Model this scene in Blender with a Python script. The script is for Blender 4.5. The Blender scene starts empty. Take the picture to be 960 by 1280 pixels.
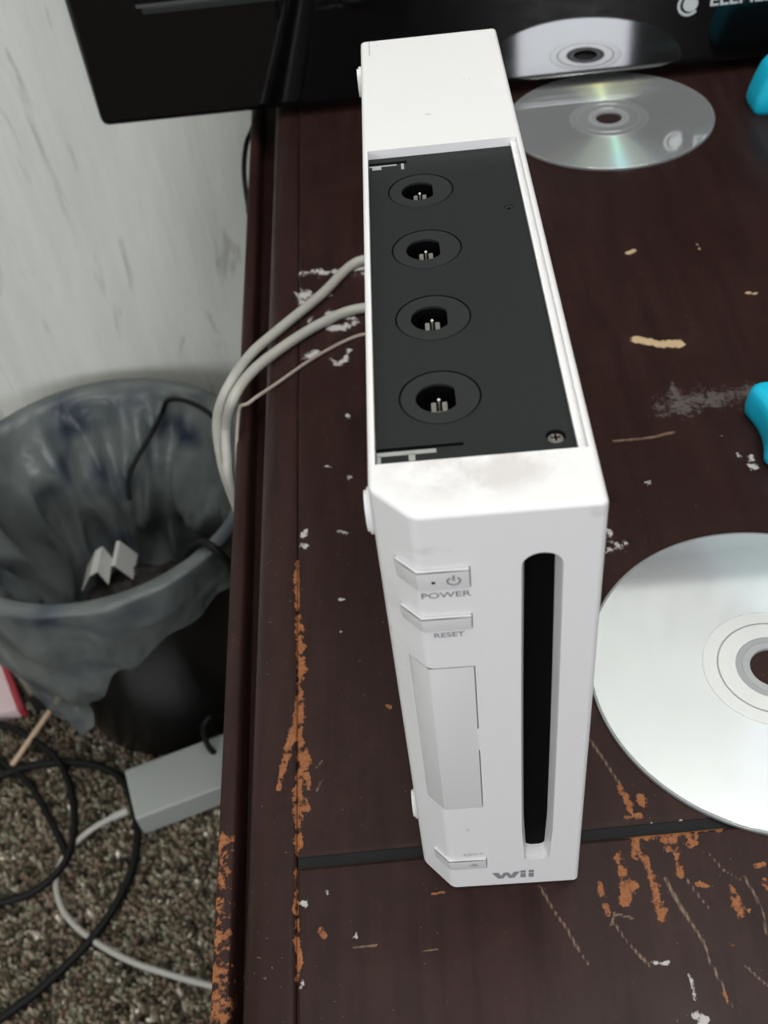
import bpy, bmesh, math, random
import numpy as np
from mathutils import Vector, Matrix, noise

# ---------------------------------------------------------------- camera
S = bpy.context.scene
COL = S.collection
cd = bpy.data.cameras.new('camera')
cam = bpy.data.objects.new('camera', cd); COL.objects.link(cam)
PIT, ROL, YAW, FPX = 0.80081, -0.13813, -0.07723, 1309.178
fw = Vector((math.sin(YAW)*math.cos(PIT), math.cos(YAW)*math.cos(PIT), -math.sin(PIT)))
r0 = Vector((math.cos(YAW), -math.sin(YAW), 0)); u0 = r0.cross(fw)
r1 = r0*math.cos(ROL) + u0*math.sin(ROL); u1 = -r0*math.sin(ROL) + u0*math.cos(ROL)
m = Matrix((r1, u1, -fw)).transposed().to_4x4()
m.translation = Vector((-0.866, -13.164, 29.522))*0.01
cam.matrix_world = m
cd.sensor_fit = 'VERTICAL'; cd.sensor_height = 36.0; cd.lens = FPX/1280*36.0
cd.clip_start = 0.01; cd.clip_end = 50
cd.dof.use_dof = True; cd.dof.focus_distance = 0.29; cd.dof.aperture_fstop = 26
S.camera = cam

# ---------------------------------------------------------------- world, lights, exposure
w = bpy.data.worlds.new('world'); S.world = w; w.use_nodes = True
w.node_tree.nodes['Background'].inputs[0].default_value = (0.80, 0.85, 0.95, 1)
w.node_tree.nodes['Background'].inputs[1].default_value = 0.3
def area(name, loc, aim, sx, sy, power, col=(1, 1, 1)):
    l = bpy.data.lights.new(name, 'AREA'); l.shape = 'RECTANGLE'; l.size = sx*.01; l.size_y = sy*.01
    l.energy = power; l.color = col
    o = bpy.data.objects.new(name, l); COL.objects.link(o)
    o.location = Vector(loc)*.01
    o.rotation_euler = aim
    return o
area('overhead_fill_light', (25, -30, 180), (0, 0, 0), 170, 170, 27, (1, .985, .96))  # added broad overhead fill for soft top light, no known fixture
area('window_daylight', (54, -227, 92), (math.pi/2, 0, 0), 36, 68, 27, (.93, .96, 1))
area('wide_fill_light', (-98, -227, 90), (math.pi/2, 0, 0), 84, 104, 30, (.95, .97, 1))  # added frontal fill for back wall and console front, no known window
bl = bpy.data.lights.new('ceiling_bulb_light', 'POINT'); bl.energy = 13; bl.shadow_soft_size = .03
bo = bpy.data.objects.new('ceiling_bulb_light', bl); COL.objects.link(bo); bo.location = (.35, .20, 1.74)
S.view_settings.view_transform = 'Standard'; S.view_settings.look = 'None'
S.view_settings.gamma = 1; S.view_settings.use_curve_mapping = False
S.view_settings.exposure = -0.57

# ---------------------------------------------------------------- materials
def lin(c):
    return tuple((x/255/12.92 if x/255 <= .04045 else ((x/255+.055)/1.055)**2.4) for x in c) + (1,)
class NT:
    def __init__(s, name):
        s.m = bpy.data.materials.new(name); s.m.use_nodes = True; s.t = s.m.node_tree
        s.t.nodes.clear(); s.out = s.n('ShaderNodeOutputMaterial')
    def n(s, typ, **kw):
        x = s.t.nodes.new(typ)
        for k, v in kw.items():
            if k in ('ins',):
                for a, b in v.items():
                    if isinstance(b, bpy.types.NodeSocket): s.t.links.new(b, x.inputs[a])
                    else: x.inputs[a].default_value = b
            else: setattr(x, k, v)
        return x
    def link(s, a, b): s.t.links.new(a, b)
    def coord(s): return s.n('ShaderNodeTexCoord').outputs['Object']
    def noise(s, scale, detail=3, rough=.5, vec=None, dist=0):
        x = s.n('ShaderNodeTexNoise', ins={'Scale': scale, 'Detail': detail, 'Roughness': rough, 'Distortion': dist})
        if vec is None: vec = s.coord()
        s.link(vec, x.inputs['Vector']); return x.outputs['Fac']
    def ramp(s, fac, stops):
        x = s.n('ShaderNodeValToRGB'); s.link(fac, x.inputs[0]); e = x.color_ramp.elements
        while len(e) < len(stops): e.new(.5)
        for i, (p, c) in enumerate(stops):
            e[i].position = p; e[i].color = c if len(c) == 4 else tuple(c)+(1,)
        return x.outputs[0]
    def mix(s, fac, a, b):
        x = s.n('ShaderNodeMix', data_type='RGBA')
        for i, v in ((0, fac), (6, a), (7, b)):
            if isinstance(v, bpy.types.NodeSocket): s.link(v, x.inputs[i])
            else: x.inputs[i].default_value = v
        return x.outputs[2]
    def math(s, op, a, b=0.0, c=0.0, clamp=False):
        x = s.n('ShaderNodeMath', operation=op, use_clamp=clamp)
        for i, v in enumerate((a, b, c)):
            if isinstance(v, bpy.types.NodeSocket): s.link(v, x.inputs[i])
            else: x.inputs[i].default_value = v
        return x.outputs[0]
    def attr(s, name): return s.n('ShaderNodeAttribute', attribute_name=name).outputs['Fac']
    def scalevec(s, v):
        x = s.n('ShaderNodeMapping'); s.link(s.coord(), x.inputs[0]); x.inputs['Scale'].default_value = v; return x.outputs[0]
    def bump(s, h, strength=.3, dist=.001):
        x = s.n('ShaderNodeBump', ins={'Height': h, 'Strength': strength, 'Distance': dist}); return x.outputs[0]
    def pbr(s, **kw):
        x = s.n('ShaderNodeBsdfPrincipled')
        for k, v in kw.items():
            k = {'base': 'Base Color', 'rough': 'Roughness', 'metal': 'Metallic', 'coat': 'Coat Weight', 'coatr': 'Coat Roughness',
                 'spec': 'Specular IOR Level', 'nor': 'Normal', 'trans': 'Transmission Weight', 'alpha': 'Alpha', 'ior': 'IOR', 'aniso': 'Anisotropic', 'tan': 'Tangent'}[k]
            if isinstance(v, bpy.types.NodeSocket): s.link(v, x.inputs[k])
            else: x.inputs[k].default_value = v
        s.link(x.outputs[0], s.out.inputs[0]); return x
M = {}
def plain(name, rgb, rough=.5, var=.12, scale=300, **kw):
    t = NT(name); c = lin(rgb)
    f = t.noise(scale, 2)
    d = tuple(x*(1-var) for x in c[:3])+(1,); l = tuple(min(1, x*(1+var)) for x in c[:3])+(1,)
    t.pbr(base=t.mix(f, d, l), rough=rough, **kw); M[name] = t.m
plain('black_gloss', (9, 9, 10), .03, .05, spec=.5)
plain('black_screen', (10, 10, 12), .06, .05)
plain('black_plastic', (14, 14, 14), .35, .1)
plain('slot_black', (3, 3, 3), .9, .1, spec=.1)
plain('port_metal', (120, 116, 110), .4, .15)
plain('pin_metal', (215, 215, 210), .25, .05, metal=.4)
plain('grey_print', (138, 137, 140), .6, .1)
plain('faint_print', (172, 171, 172), .6, .1)
plain('logo_white', (200, 203, 205), .5, .05)
plain('cable_grey', (168, 166, 158), .45, .06)
plain('thin_cable', (150, 138, 128), .5, .06)
plain('adapter_grey', (160, 164, 161), .5, .04)
plain('cable_black', (8, 9, 8), .55, .1, spec=.25)
plain('can_black', (11, 13, 15), .3, .15, 60)
plain('cyan_plastic', (16, 192, 226), .45, .04)
plain('paper', (215, 215, 212), .7, .06, 60)
plain('stick_wood', (205, 178, 150), .6, .1, 200)
plain('red_print', (165, 48, 62), .5, .1)
plain('pink_card', (222, 198, 200), .55, .04)
plain('dark_card', (38, 34, 30), .7, .2, 60)
plain('tan_edge', (120, 110, 92), .7, .1, 60)
plain('seam_fill', (16, 19, 18), .85, .4, 90)
plain('ceiling_paint', (225, 224, 220), .9, .02, 10)
plain('room_paint', (92, 90, 87), .9, .03, 10)

t = NT('white_shell')           # glossy white console plastic with handling grime
g1 = t.noise(95, 6, .7); g2 = t.noise(420, 3)
def ell(c, r):                  # soft ellipsoid mask in the console's own space
    x = t.n('ShaderNodeVectorMath', operation='SUBTRACT'); t.link(t.coord(), x.inputs[0]); x.inputs[1].default_value = [v*.01 for v in c]
    y = t.n('ShaderNodeVectorMath', operation='DIVIDE'); t.link(x.outputs[0], y.inputs[0]); y.inputs[1].default_value = [v*.01 for v in r]
    z = t.n('ShaderNodeVectorMath', operation='LENGTH'); t.link(y.outputs[0], z.inputs[0])
    return t.math('MULTIPLY', t.math('SUBTRACT', 1, z.outputs['Value'], clamp=True), 2.2, clamp=True)
a = t.math('MAXIMUM', t.math('MAXIMUM', ell((-.2, -9.55, 15.7), (2.1, 1.0, .5)), ell((-1.1, -10.75, 14.75), (.5, .4, .13))),
           t.math('MAXIMUM', t.math('MULTIPLY', ell((-2.0, -10.15, 11), (.5, .5, 3.5)), .4), ell((2.0, -10.7, 15.45), (.2, .3, .2))))
k = t.math('MULTIPLY', a, t.math('MULTIPLY', t.math('SUBTRACT', g1, .40, clamp=True), 5, clamp=True), clamp=True)
spk = t.math('MULTIPLY', t.math('GREATER_THAN', t.noise(160, 2), .735), .3)
c = t.mix(t.math('MAXIMUM', t.math('MULTIPLY', k, .38), spk), lin((232, 231, 232)), lin((168, 156, 146)))
t.pbr(base=c, rough=.38, nor=t.bump(g2, .05, .0003)); M['white_shell'] = t.m

t = NT('dark_panel')
t.pbr(base=t.mix(t.noise(900, 2), lin((19, 23, 23)), lin((29, 33, 32))), rough=.6, spec=.3, nor=t.bump(t.noise(1500, 2), .25, .0003)); M['dark_panel'] = t.m
t = NT('port_ring')
t.pbr(base=t.mix(t.noise(900, 2), lin((29, 32, 32)), lin((37, 40, 39))), rough=.6, spec=.3); M['port_ring'] = t.m

def desk_mat(name, wear=True):
    t = NT(name)
    gr = t.noise(1, 5, .6, t.scalevec((130, 14, 60)))
    big = t.noise(9, 4)
    base = t.mix(gr, lin((21, 12, 12)), lin((76, 50, 46)))
    base = t.mix(t.math('MULTIPLY', t.math('SUBTRACT', big, .45, clamp=True), 2.4, clamp=True), base, lin((42, 20, 18)))
    base = t.mix(t.math('MULTIPLY', t.noise(160, 5, .7), .7), base, lin((26, 21, 18)))
    rough = t.math('MULTIPLY_ADD', t.noise(60, 4), .25, .22)
    if wear:
        n1 = t.noise(480, 6, .7); n2 = t.noise(700, 3)
        nz = t.math('ADD', t.math('MULTIPLY', t.math('SUBTRACT', n1, .5), 1.7), t.math('MULTIPLY', t.math('SUBTRACT', t.noise(150, 3), .5), 1.5))
        def msk(attr, gain=6, amt=1.0, thr=.48):
            f = t.attr(attr); v = t.math('MULTIPLY_ADD', nz, amt, f)
            v = t.math('MULTIPLY', t.math('SUBTRACT', v, thr), gain, clamp=True)
            return t.math('MULTIPLY', v, t.math('MULTIPLY', f, 8, clamp=True))
        spk = t.math('MULTIPLY', t.math('GREATER_THAN', t.noise(700, 2), .735), t.noise(40, 2))
        base = t.mix(spk, base, lin((120, 110, 100)))
        base = t.mix(t.math('MULTIPLY', msk('haze', 2, 1.4), .26), base, lin((150, 148, 142)))
        base = t.mix(t.math('MULTIPLY', msk('scr', 2.5, .45, .45), .42), base, lin((170, 145, 122)))
        ch = t.mix(n2, lin((112, 64, 38)), lin((172, 116, 78)))
        mc = t.math('MULTIPLY', msk('chip'), t.math('MULTIPLY', t.math('SUBTRACT', t.noise(320, 4), .36, clamp=True), 9, clamp=True)); base = t.mix(mc, base, ch)
        base = t.mix(msk('tan', 6, .5), base, lin((196, 172, 136)))
        mw = t.math('MULTIPLY', msk('white', 3, 1.4), .72); base = t.mix(mw, base, lin((208, 205, 202)))
        rough = t.math('ADD', rough, t.math('MULTIPLY', t.math('MAXIMUM', mc, mw), .35))
    t.pbr(base=base, rough=rough, spec=.14, nor=t.bump(gr, .2, .0005)); M[name] = t.m
desk_mat('desk_wood'); desk_mat('desk_wood_plain', False)

t = NT('wall_paint')            # off-white, brushed up and down, with a few hairline cracks
v = t.scalevec((60, 60, 7)); st = t.noise(1, 5, .6, v)
fine = t.noise(1, 4, .6, t.scalevec((26, 26, 5)), 1.4)
cr = t.math('MULTIPLY', t.math('SUBTRACT', fine, .60, clamp=True), 9, clamp=True)
c = t.mix(st, lin((208, 211, 205)), lin((240, 241, 234)))
c = t.mix(t.math('MULTIPLY', cr, .6), c, lin((146, 144, 140)))
t.pbr(base=c, rough=.75, nor=t.bump(st, .6, .003)); M['wall_paint'] = t.m

t = NT('carpet_pile')
t.pbr(base=t.ramp(t.attr('tuft'), [(0, lin((44, 40, 34))), (.25, lin((88, 84, 68))), (.42, lin((130, 110, 96))), (.6, lin((132, 132, 112))), (.8, lin((168, 158, 140))), (1, lin((225, 218, 204)))]), rough=.95, spec=.1)
M['carpet_pile'] = t.m
plain('carpet_base', (84, 76, 66), .95, .4, 120)

t = NT('bag_plastic')
f = t.noise(14, 4, .6, None, .6); fine = t.noise(90, 3)
c = t.mix(f, lin((70, 77, 77)), lin((140, 147, 145)))
c = t.mix(t.math('MULTIPLY', t.math('SUBTRACT', t.noise(16, 2), .52, clamp=True), 5, clamp=True), c, lin((44, 53, 72)))
pb = t.pbr(base=c, rough=.32, nor=t.bump(fine, .35, .004))
tr = t.n('ShaderNodeBsdfTransparent'); mx = t.n('ShaderNodeMixShader', ins={0: .22})
t.link(pb.outputs[0], mx.inputs[1]); t.link(tr.outputs[0], mx.inputs[2]); t.link(mx.outputs[0], t.out.inputs[0])
M['bag_plastic'] = t.m

def disc_mat(name, tint, haze, rough, grating):
    t = NT(name)
    pb = t.pbr(base=tint, rough=rough, metal=1.0)
    df = t.n('ShaderNodeBsdfDiffuse', ins={'Color': lin((205, 208, 210))})
    mx = t.n('ShaderNodeMixShader', ins={0: haze}); t.link(pb.outputs[0], mx.inputs[1]); t.link(df.outputs[0], mx.inputs[2])
    last = mx.outputs[0]
    if grating:                 # the spiral track spreads light along the radius, each colour to its own angle
        geo = t.n('ShaderNodeNewGeometry')
        co = t.n('ShaderNodeSeparateXYZ'); t.link(t.coord(), co.inputs[0])
        ra = t.n('ShaderNodeCombineXYZ'); t.link(co.outputs[0], ra.inputs[0]); t.link(co.outputs[1], ra.inputs[1])
        rn = t.n('ShaderNodeVectorMath', operation='NORMALIZE'); t.link(ra.outputs[0], rn.inputs[0])
        for sgn in (-1, 1):
            for tilt, col in ((.63, (.18, .10, 1, 1)), (.71, (.03, .95, .22, 1)), (.80, (1, .32, .04, 1))):
                sc = t.n('ShaderNodeVectorMath', operation='SCALE'); t.link(rn.outputs[0], sc.inputs[0]); sc.inputs['Scale'].default_value = sgn*tilt
                ad = t.n('ShaderNodeVectorMath', operation='ADD'); t.link(sc.outputs[0], ad.inputs[0]); ad.inputs[1].default_value = (0, 0, 1)
                nn = t.n('ShaderNodeVectorMath', operation='NORMALIZE'); t.link(ad.outputs[0], nn.inputs[0])
                gl = t.n('ShaderNodeBsdfAnisotropic', ins={'Color': tuple(x*grating for x in col[:3])+(1,), 'Roughness': .24})
                t.link(nn.outputs[0], gl.inputs['Normal'])
                add = t.n('ShaderNodeAddShader'); t.link(last, add.inputs[0]); t.link(gl.outputs[0], add.inputs[1]); last = add.outputs[0]
    t.link(last, t.out.inputs[0]); M[name] = t.m
disc_mat('disc_data', lin((236, 237, 239)), .29, .07, .055)
disc_mat('disc_ring', lin((252, 252, 252)), .35, .10, 0)
disc_mat('disc_clear', lin((150, 148, 150)), .45, .25, 0)
disc_mat('disc_dark', lin((105, 104, 106)), .5, .25, 0)
disc_mat('disc_rim', lin((120, 122, 122)), .3, .2, 0)

# ---------------------------------------------------------------- helpers (all sizes in cm, built in metres)
def tag(o, label=None, cat=None, group=None, kind=None):
    for k, v in (('label', label), ('category', cat), ('group', group), ('kind', kind)):
        if v: o[k] = v
    return o
def thing(name, label, cat, loc=(0, 0, 0), group=None):
    o = bpy.data.objects.new(name, None); COL.objects.link(o)
    o.empty_display_size = .01
    o.location = Vector(loc)*.01
    return tag(o, label, cat, group)
def wloc(o):
    v = Vector((0, 0, 0))
    while o is not None: v += o.location; o = o.parent
    return v
def obj(name, bm, mat, parent=None, smooth=None, origin=None):
    """bm in world cm -> one mesh object, origin at `origin` (cm) or at the parent's"""
    me = bpy.data.meshes.new(name)
    if isinstance(bm, bmesh.types.BMesh):
        bmesh.ops.recalc_face_normals(bm, faces=bm.faces[:]); bm.to_mesh(me); bm.free()
    else:
        me.from_pydata(bm[0], [], bm[1])
    base = wloc(parent) if parent else Vector((0, 0, 0))
    org = Vector(origin)*.01 if origin else base
    me.transform(Matrix.Translation(-org) @ Matrix.Scale(.01, 4))
    me.materials.append(M[mat] if isinstance(mat, str) else mat)
    o = bpy.data.objects.new(name, me); COL.objects.link(o)
    o.parent = parent; o.location = org - base
    if smooth is not None and len(me.polygons):
        me.polygons.foreach_set('use_smooth', [True]*len(me.polygons))
        if smooth < 180:
            me.set_sharp_from_angle(angle=math.radians(smooth))
    me.update()
    return o
def box(bm, x0, x1, y0, y1, z0, z1, bev=0, seg=2):
    vs = [bm.verts.new((x, y, z)) for x in (x0, x1) for y in (y0, y1) for z in (z0, z1)]
    fs = [bm.faces.new([vs[i] for i in q]) for q in ((0, 1, 3, 2), (4, 6, 7, 5), (0, 4, 5, 1), (2, 3, 7, 6), (0, 2, 6, 4), (1, 5, 7, 3))]
    if bev:
        es = list({e for f in fs for e in f.edges})
        bmesh.ops.bevel(bm, geom=es, offset=bev, segments=seg, profile=.5, affect='EDGES')
    return vs
def B(*a, **k):
    bm = bmesh.new(); box(bm, *a, **k); return bm
def prism(bm, pts, a, b, axis='z', pts2=None):
    """extrude polygon pts between a and b along an axis; pts2 = polygon at b"""
    def p3(p, h): return {'z': (p[0], p[1], h), 'y': (p[0], h, p[1]), 'x': (h, p[0], p[1])}[axis]
    A = [bm.verts.new(p3(p, a)) for p in pts]; Bv = [bm.verts.new(p3(p, b)) for p in (pts2 or pts)]
    n = len(pts)
    bm.faces.new(A); bm.faces.new(Bv[::-1])
    for i in range(n): bm.faces.new((A[i], A[(i+1) % n], Bv[(i+1) % n], Bv[i]))
def lathe(bm, prof, c=(0, 0), n=64, close=False):
    rings = []
    for r, z in prof:
        rings.append([bm.verts.new((c[0]+r*math.cos(2*math.pi*i/n), c[1]+r*math.sin(2*math.pi*i/n), z)) for i in range(n)])
    k = len(prof)
    for j in range(k if close else k-1):
        a, b = rings[j], rings[(j+1) % k]
        for i in range(n): bm.faces.new((a[i], a[(i+1) % n], b[(i+1) % n], b[i]))
    return rings
def spline(pts, sub=8):
    P_ = [Vector(p) for p in pts]; out = []
    for i in range(len(P_)-1):
        p0 = P_[max(i-1, 0)]; p1 = P_[i]; p2 = P_[i+1]; p3 = P_[min(i+2, len(P_)-1)]
        for s in range(sub):
            u = s/sub
            out.append(.5*((2*p1)+(p2-p0)*u+(2*p0-5*p1+4*p2-p3)*u*u+(3*p1-p0-3*p2+p3)*u**3))
    out.append(P_[-1]); return out
def tube(pts, r, n=10, sub=8):
    bm = bmesh.new(); P_ = spline(pts, sub); rings = []
    up = Vector((0.3, 0.2, 1)).normalized()
    for i, p in enumerate(P_):
        d = (P_[min(i+1, len(P_)-1)]-P_[max(i-1, 0)]).normalized()
        x = up.cross(d)
        if x.length < 1e-4: x = Vector((1, 0, 0)).cross(d)
        x.normalize(); y = d.cross(x).normalized(); up = y
        rings.append([bm.verts.new(p+(x*math.cos(2*math.pi*k/n)+y*math.sin(2*math.pi*k/n))*r) for k in range(n)])
    for a, b in zip(rings, rings[1:]):
        for k in range(n): bm.faces.new((a[k], a[(k+1) % n], b[(k+1) % n], b[k]))
    bm.faces.new(rings[0][::-1]); bm.faces.new(rings[-1]); return bm
def cut(o, cutters):
    """subtract the cutters from o's mesh and keep the result"""
    for c in cutters:
        md = o.modifiers.new('cut', 'BOOLEAN'); md.operation = 'DIFFERENCE'; md.object = c; md.solver = 'EXACT'
    dg = bpy.context.evaluated_depsgraph_get(); dg.update()
    me = bpy.data.meshes.new_from_object(o.evaluated_get(dg))
    o.modifiers.clear(); old = o.data; me.name = old.name; o.data = me
    for c in cutters:
        cm = c.data; bpy.data.objects.remove(c); bpy.data.meshes.remove(cm)
def text_mesh(s, size, sx=1.0, depth=0.0, bold=0.0):
    cu = bpy.data.curves.new('txt', 'FONT'); cu.body = s; cu.size = size; cu.align_x = 'CENTER'; cu.align_y = 'CENTER'; cu.offset = bold; cu.extrude = depth
    o = bpy.data.objects.new('txt', cu); COL.objects.link(o)
    dg = bpy.context.evaluated_depsgraph_get(); dg.update()
    me = bpy.data.meshes.new_from_object(o.evaluated_get(dg))
    v = [(p.co.x*sx, p.co.y, p.co.z) for p in me.vertices]; f = [tuple(p.vertices) for p in me.polygons]
    bpy.data.objects.remove(o); bpy.data.curves.remove(cu); bpy.data.meshes.remove(me)
    return v, f

# ================================================================ the room
FZ, WY = -55.0, 64.0
def struct(o): o['kind'] = 'structure'; return o
X0, X1, Y0, Y1, CZ = -160, 190, -230, WY, 185
fl = struct(obj('floor', B(X0, X1, Y0, Y1, FZ-6, FZ-.6), 'carpet_base'))
struct(obj('wall_back', B(X0, X1, WY, WY+8, FZ, CZ), 'wall_paint'))
struct(obj('wall_left', B(X0-8, X0, Y0, WY, FZ, CZ), 'wall_paint'))
struct(obj('wall_right', B(X1, X1+8, Y0, WY, FZ, CZ), 'room_paint'))
bm = bmesh.new()                # wall behind the camera: narrow window, plus an added wide opening for fill
for q in ((X0, -142, FZ, CZ), (-54, 34, FZ, CZ), (74, X1, FZ, CZ), (-142, -54, FZ, 36), (-142, -54, 144, CZ), (34, 74, FZ, 56), (34, 74, 128, CZ)):
    box(bm, q[0], q[1], Y0-8, Y0, q[2], q[3])
struct(obj('wall_front', bm, 'room_paint'))
struct(obj('ceiling', B(X0, X1, Y0, WY, CZ, CZ+6), 'ceiling_paint'))

# carpet pile: tufts standing close together where the floor is in view
random.seed(4); rng = np.random.default_rng(4)
V = []; Fc = []; tv = []
x = -62.0
while x < -6:
    y = 8.0
    while y < 63.6:
        cx = x+random.uniform(-.2, .2); cy = y+random.uniform(-.2, .2); h = random.uniform(.5, 1.15); r = random.uniform(.15, .26)
        val = min(1, max(0, random.gauss(.42, .14)+.62*noise.noise(Vector((cx*1.3, cy*1.3, 0)))+.15*noise.noise(Vector((cx*.4, cy*.4, 7))))); k = len(V); a0 = random.uniform(0, 6.28)
        lx, ly = random.uniform(-.4, .4), random.uniform(-.4, .4)
        for j in range(5):
            a = a0+j*1.2566; V.append((cx+r*math.cos(a), cy+r*math.sin(a), FZ-.65))
        for j in range(5):
            a = a0+j*1.2566+.5; V.append((cx+lx*.6+r*.9*math.cos(a), cy+ly*.6+r*.9*math.sin(a), FZ-.65+h*.6))
        V.append((cx+lx, cy+ly, FZ-.65+h))
        for j in range(5):
            Fc.append((k+j, k+(j+1) % 5, k+5+(j+1) % 5, k+5+j)); Fc.append((k+5+j, k+5+(j+1) % 5, k+10))
        tv += [val]*11
        y += .37
    x += .37
o = obj('carpet_pile', (V, Fc), 'carpet_pile', fl, 180)
at = o.data.attributes.new('tuft', 'FLOAT', 'POINT'); at.data.foreach_set('value', tv); o['kind'] = 'stuff'

# ================================================================ the desk
TH = math.radians(1.9); CT, ST = math.cos(TH), math.sin(TH)
def D(x, y, z): return (x*CT-y*ST, x*ST+y*CT, z)          # desk frame -> world
desk = thing('wooden_desk', 'dark brown wooden desk with scratched, chipped varnish and a stepped edge', 'desk', (8, 22, FZ))
CHIP=[(0.087,[(-6.01,13.43),(-6.0,11.1)]),(0.15,[(-5.94,10.72),(-5.91,9.63),(-5.86,8.58),(-5.91,7.26),(-5.94,6.15),(-5.86,5.38)]),(0.179,[(-5.8,5.02),(-5.73,4.63)]),(0.132,[(-5.91,4.36),(-5.93,3.1),(-5.95,1.73)]),(0.103,[(-5.65,4.24),(-5.6,3.76)]),(0.086,[(-5.76,3.36),(-5.66,3.02)]),(0.152,[(-6.12,5.87),(-6.28,5.13),(-6.43,4.5)]),(0.074,[(-6.43,4.5),(-6.55,3.86)]),(0.069,[(-6.0,1.15),(-6.0,-0.19)]),(0.066,[(-5.97,-0.43),(-5.99,-0.89),(-5.88,-1.57),(-5.97,-2.11)]),(0.092,[(-5.3,-0.77),(-5.15,-1.01)]),(0.155,[(4.04,2.71),(4.1,2.29),(4.15,1.97)]),(0.126,[(4.53,2.38),(4.57,2.03)]),(0.11,[(3.96,1.76),(4.53,1.75)]),(0.122,[(4.01,1.11),(5.3,1.1),(5.91,1.16),(6.74,1.2)]),(0.122,[(4.1,1.0),(4.06,0.6)]),(0.161,[(3.46,0.51),(3.51,-0.12),(3.45,-0.64)]),(0.185,[(3.5,-0.17),(3.73,-0.38)]),(0.13,[(3.36,-0.82),(3.43,-0.4)]),(0.134,[(3.99,0.51),(4.26,0.36),(4.24,-0.12)]),(0.158,[(4.29,-0.13),(4.29,-0.72),(4.33,-1.3)]),(0.108,[(5.14,0.89),(5.12,0.27),(5.14,-0.21)]),(0.108,[(4.86,0.92),(4.95,0.61)]),(0.149,[(5.7,1.08),(5.7,0.71)]),(0.081,[(6.61,1.14),(6.54,1.05)]),(0.092,[(2.8,-0.22),(2.82,-0.81),(2.85,-1.09)]),(0.092,[(5.52,-0.49),(5.73,-0.56)]),(0.143,[(6.44,-0.7),(6.44,-1.16),(6.47,-1.44)]),(0.077,[(6.6,-1.29),(6.73,-1.37)]),(0.091,[(7.38,-0.56),(7.42,-0.79)]),(0.05,[(5.89,-2.22),(6.06,-2.26)]),(0.049,[(5.44,-3.45),(5.49,-3.82)]),(0.066,[(7.29,-0.12),(7.52,-0.09)]),(0.077,[(-2.95,6.52),(-2.85,6.45)]),(0.053,[(-2.03,-0.05),(-1.68,-0.04)])]
TAN=[(0.248,[(9.34,24.54),(10.13,24.1)]),(0.307,[(10.29,24.01),(11.13,23.86)]),(0.137,[(10.47,31.44),(10.78,31.59)]),(0.137,[(13.76,31.77),(13.82,31.1)]),(0.107,[(15.09,27.06),(15.42,26.93)])]
WHITE=[(0.211,[(-5.98,33.01),(-5.37,33.03),(-4.71,32.75),(-3.97,32.82),(-2.62,32.83)]),(0.162,[(-3.26,32.16),(-2.65,32.19)]),(0.32,[(-5.78,31.04),(-5.46,31.05)]),(0.181,[(-5.86,30.37),(-5.62,30.18)]),(0.137,[(-4.58,30.94),(-4.38,30.7)]),(0.222,[(-5.39,28.81),(-5.27,28.98)]),(0.156,[(-4.53,29.24),(-4.3,29.26)]),(0.221,[(-5.01,28.47),(-4.17,27.8),(-3.2,28.13)]),(0.133,[(-3.95,28.86),(-3.38,28.56)]),(0.17,[(-5.56,25.95),(-5.11,26.23)]),(0.148,[(-4.48,25.63),(-4.24,25.05),(-3.78,25.44)]),(0.107,[(-3.62,26.08),(-3.78,25.62)]),(0.089,[(-5.8,14.65),(-5.61,14.96)]),(0.141,[(-5.76,14.1),(-5.61,14.16)]),(0.107,[(-4.32,14.69),(-4.05,14.52)]),(0.095,[(-4.83,18.43),(-4.66,18.36)]),(0.08,[(-3.83,21.51),(-3.76,21.45)]),(0.094,[(-3.85,17.71),(-3.82,17.61)]),(0.222,[(5.76,12.74),(6.06,12.46)]),(0.136,[(5.58,12.28),(6.35,12.58)]),(0.086,[(5.77,13.23),(5.82,13.02)]),(0.091,[(11.59,16.6),(11.61,16.46)]),(0.091,[(12.03,16.39),(12.05,16.25)]),(0.108,[(11.92,15.81),(11.98,15.71)]),(0.074,[(11.2,17.71),(11.32,17.69)]),(0.072,[(7.74,15.55),(7.85,15.49)]),(0.08,[(-5.76,0.07),(-5.74,0.02)]),(0.054,[(-5.1,0.32),(-5.08,0.27)]),(0.052,[(-4.25,-0.94),(-4.28,-1.09)]),(0.051,[(-5.86,-2.34),(-5.81,-2.19)]),(0.067,[(-4.27,11.24),(-4.44,11.3)]),(0.065,[(-4.45,9.8),(-4.4,9.75)]),(0.075,[(3.81,-2.55),(3.86,-2.55)]),(0.062,[(4.02,-2.59),(4.2,-2.56)]),(0.049,[(4.67,-2.92),(4.68,-3.22),(4.68,-3.54)]),(0.072,[(4.51,-4.01),(4.68,-3.95),(4.78,-4.09),(4.62,-4.18)]),(0.068,[(4.68,1.45),(4.99,1.44)]),(0.068,[(5.56,1.46),(5.78,1.41)])]
HAZE=[(0.655,[(9.98,19.92),(10.87,20.13)]),(0.577,[(11.32,19.95),(12.87,20.1)]),(0.157,[(10.13,21.22),(10.14,20.15)])]
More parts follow.
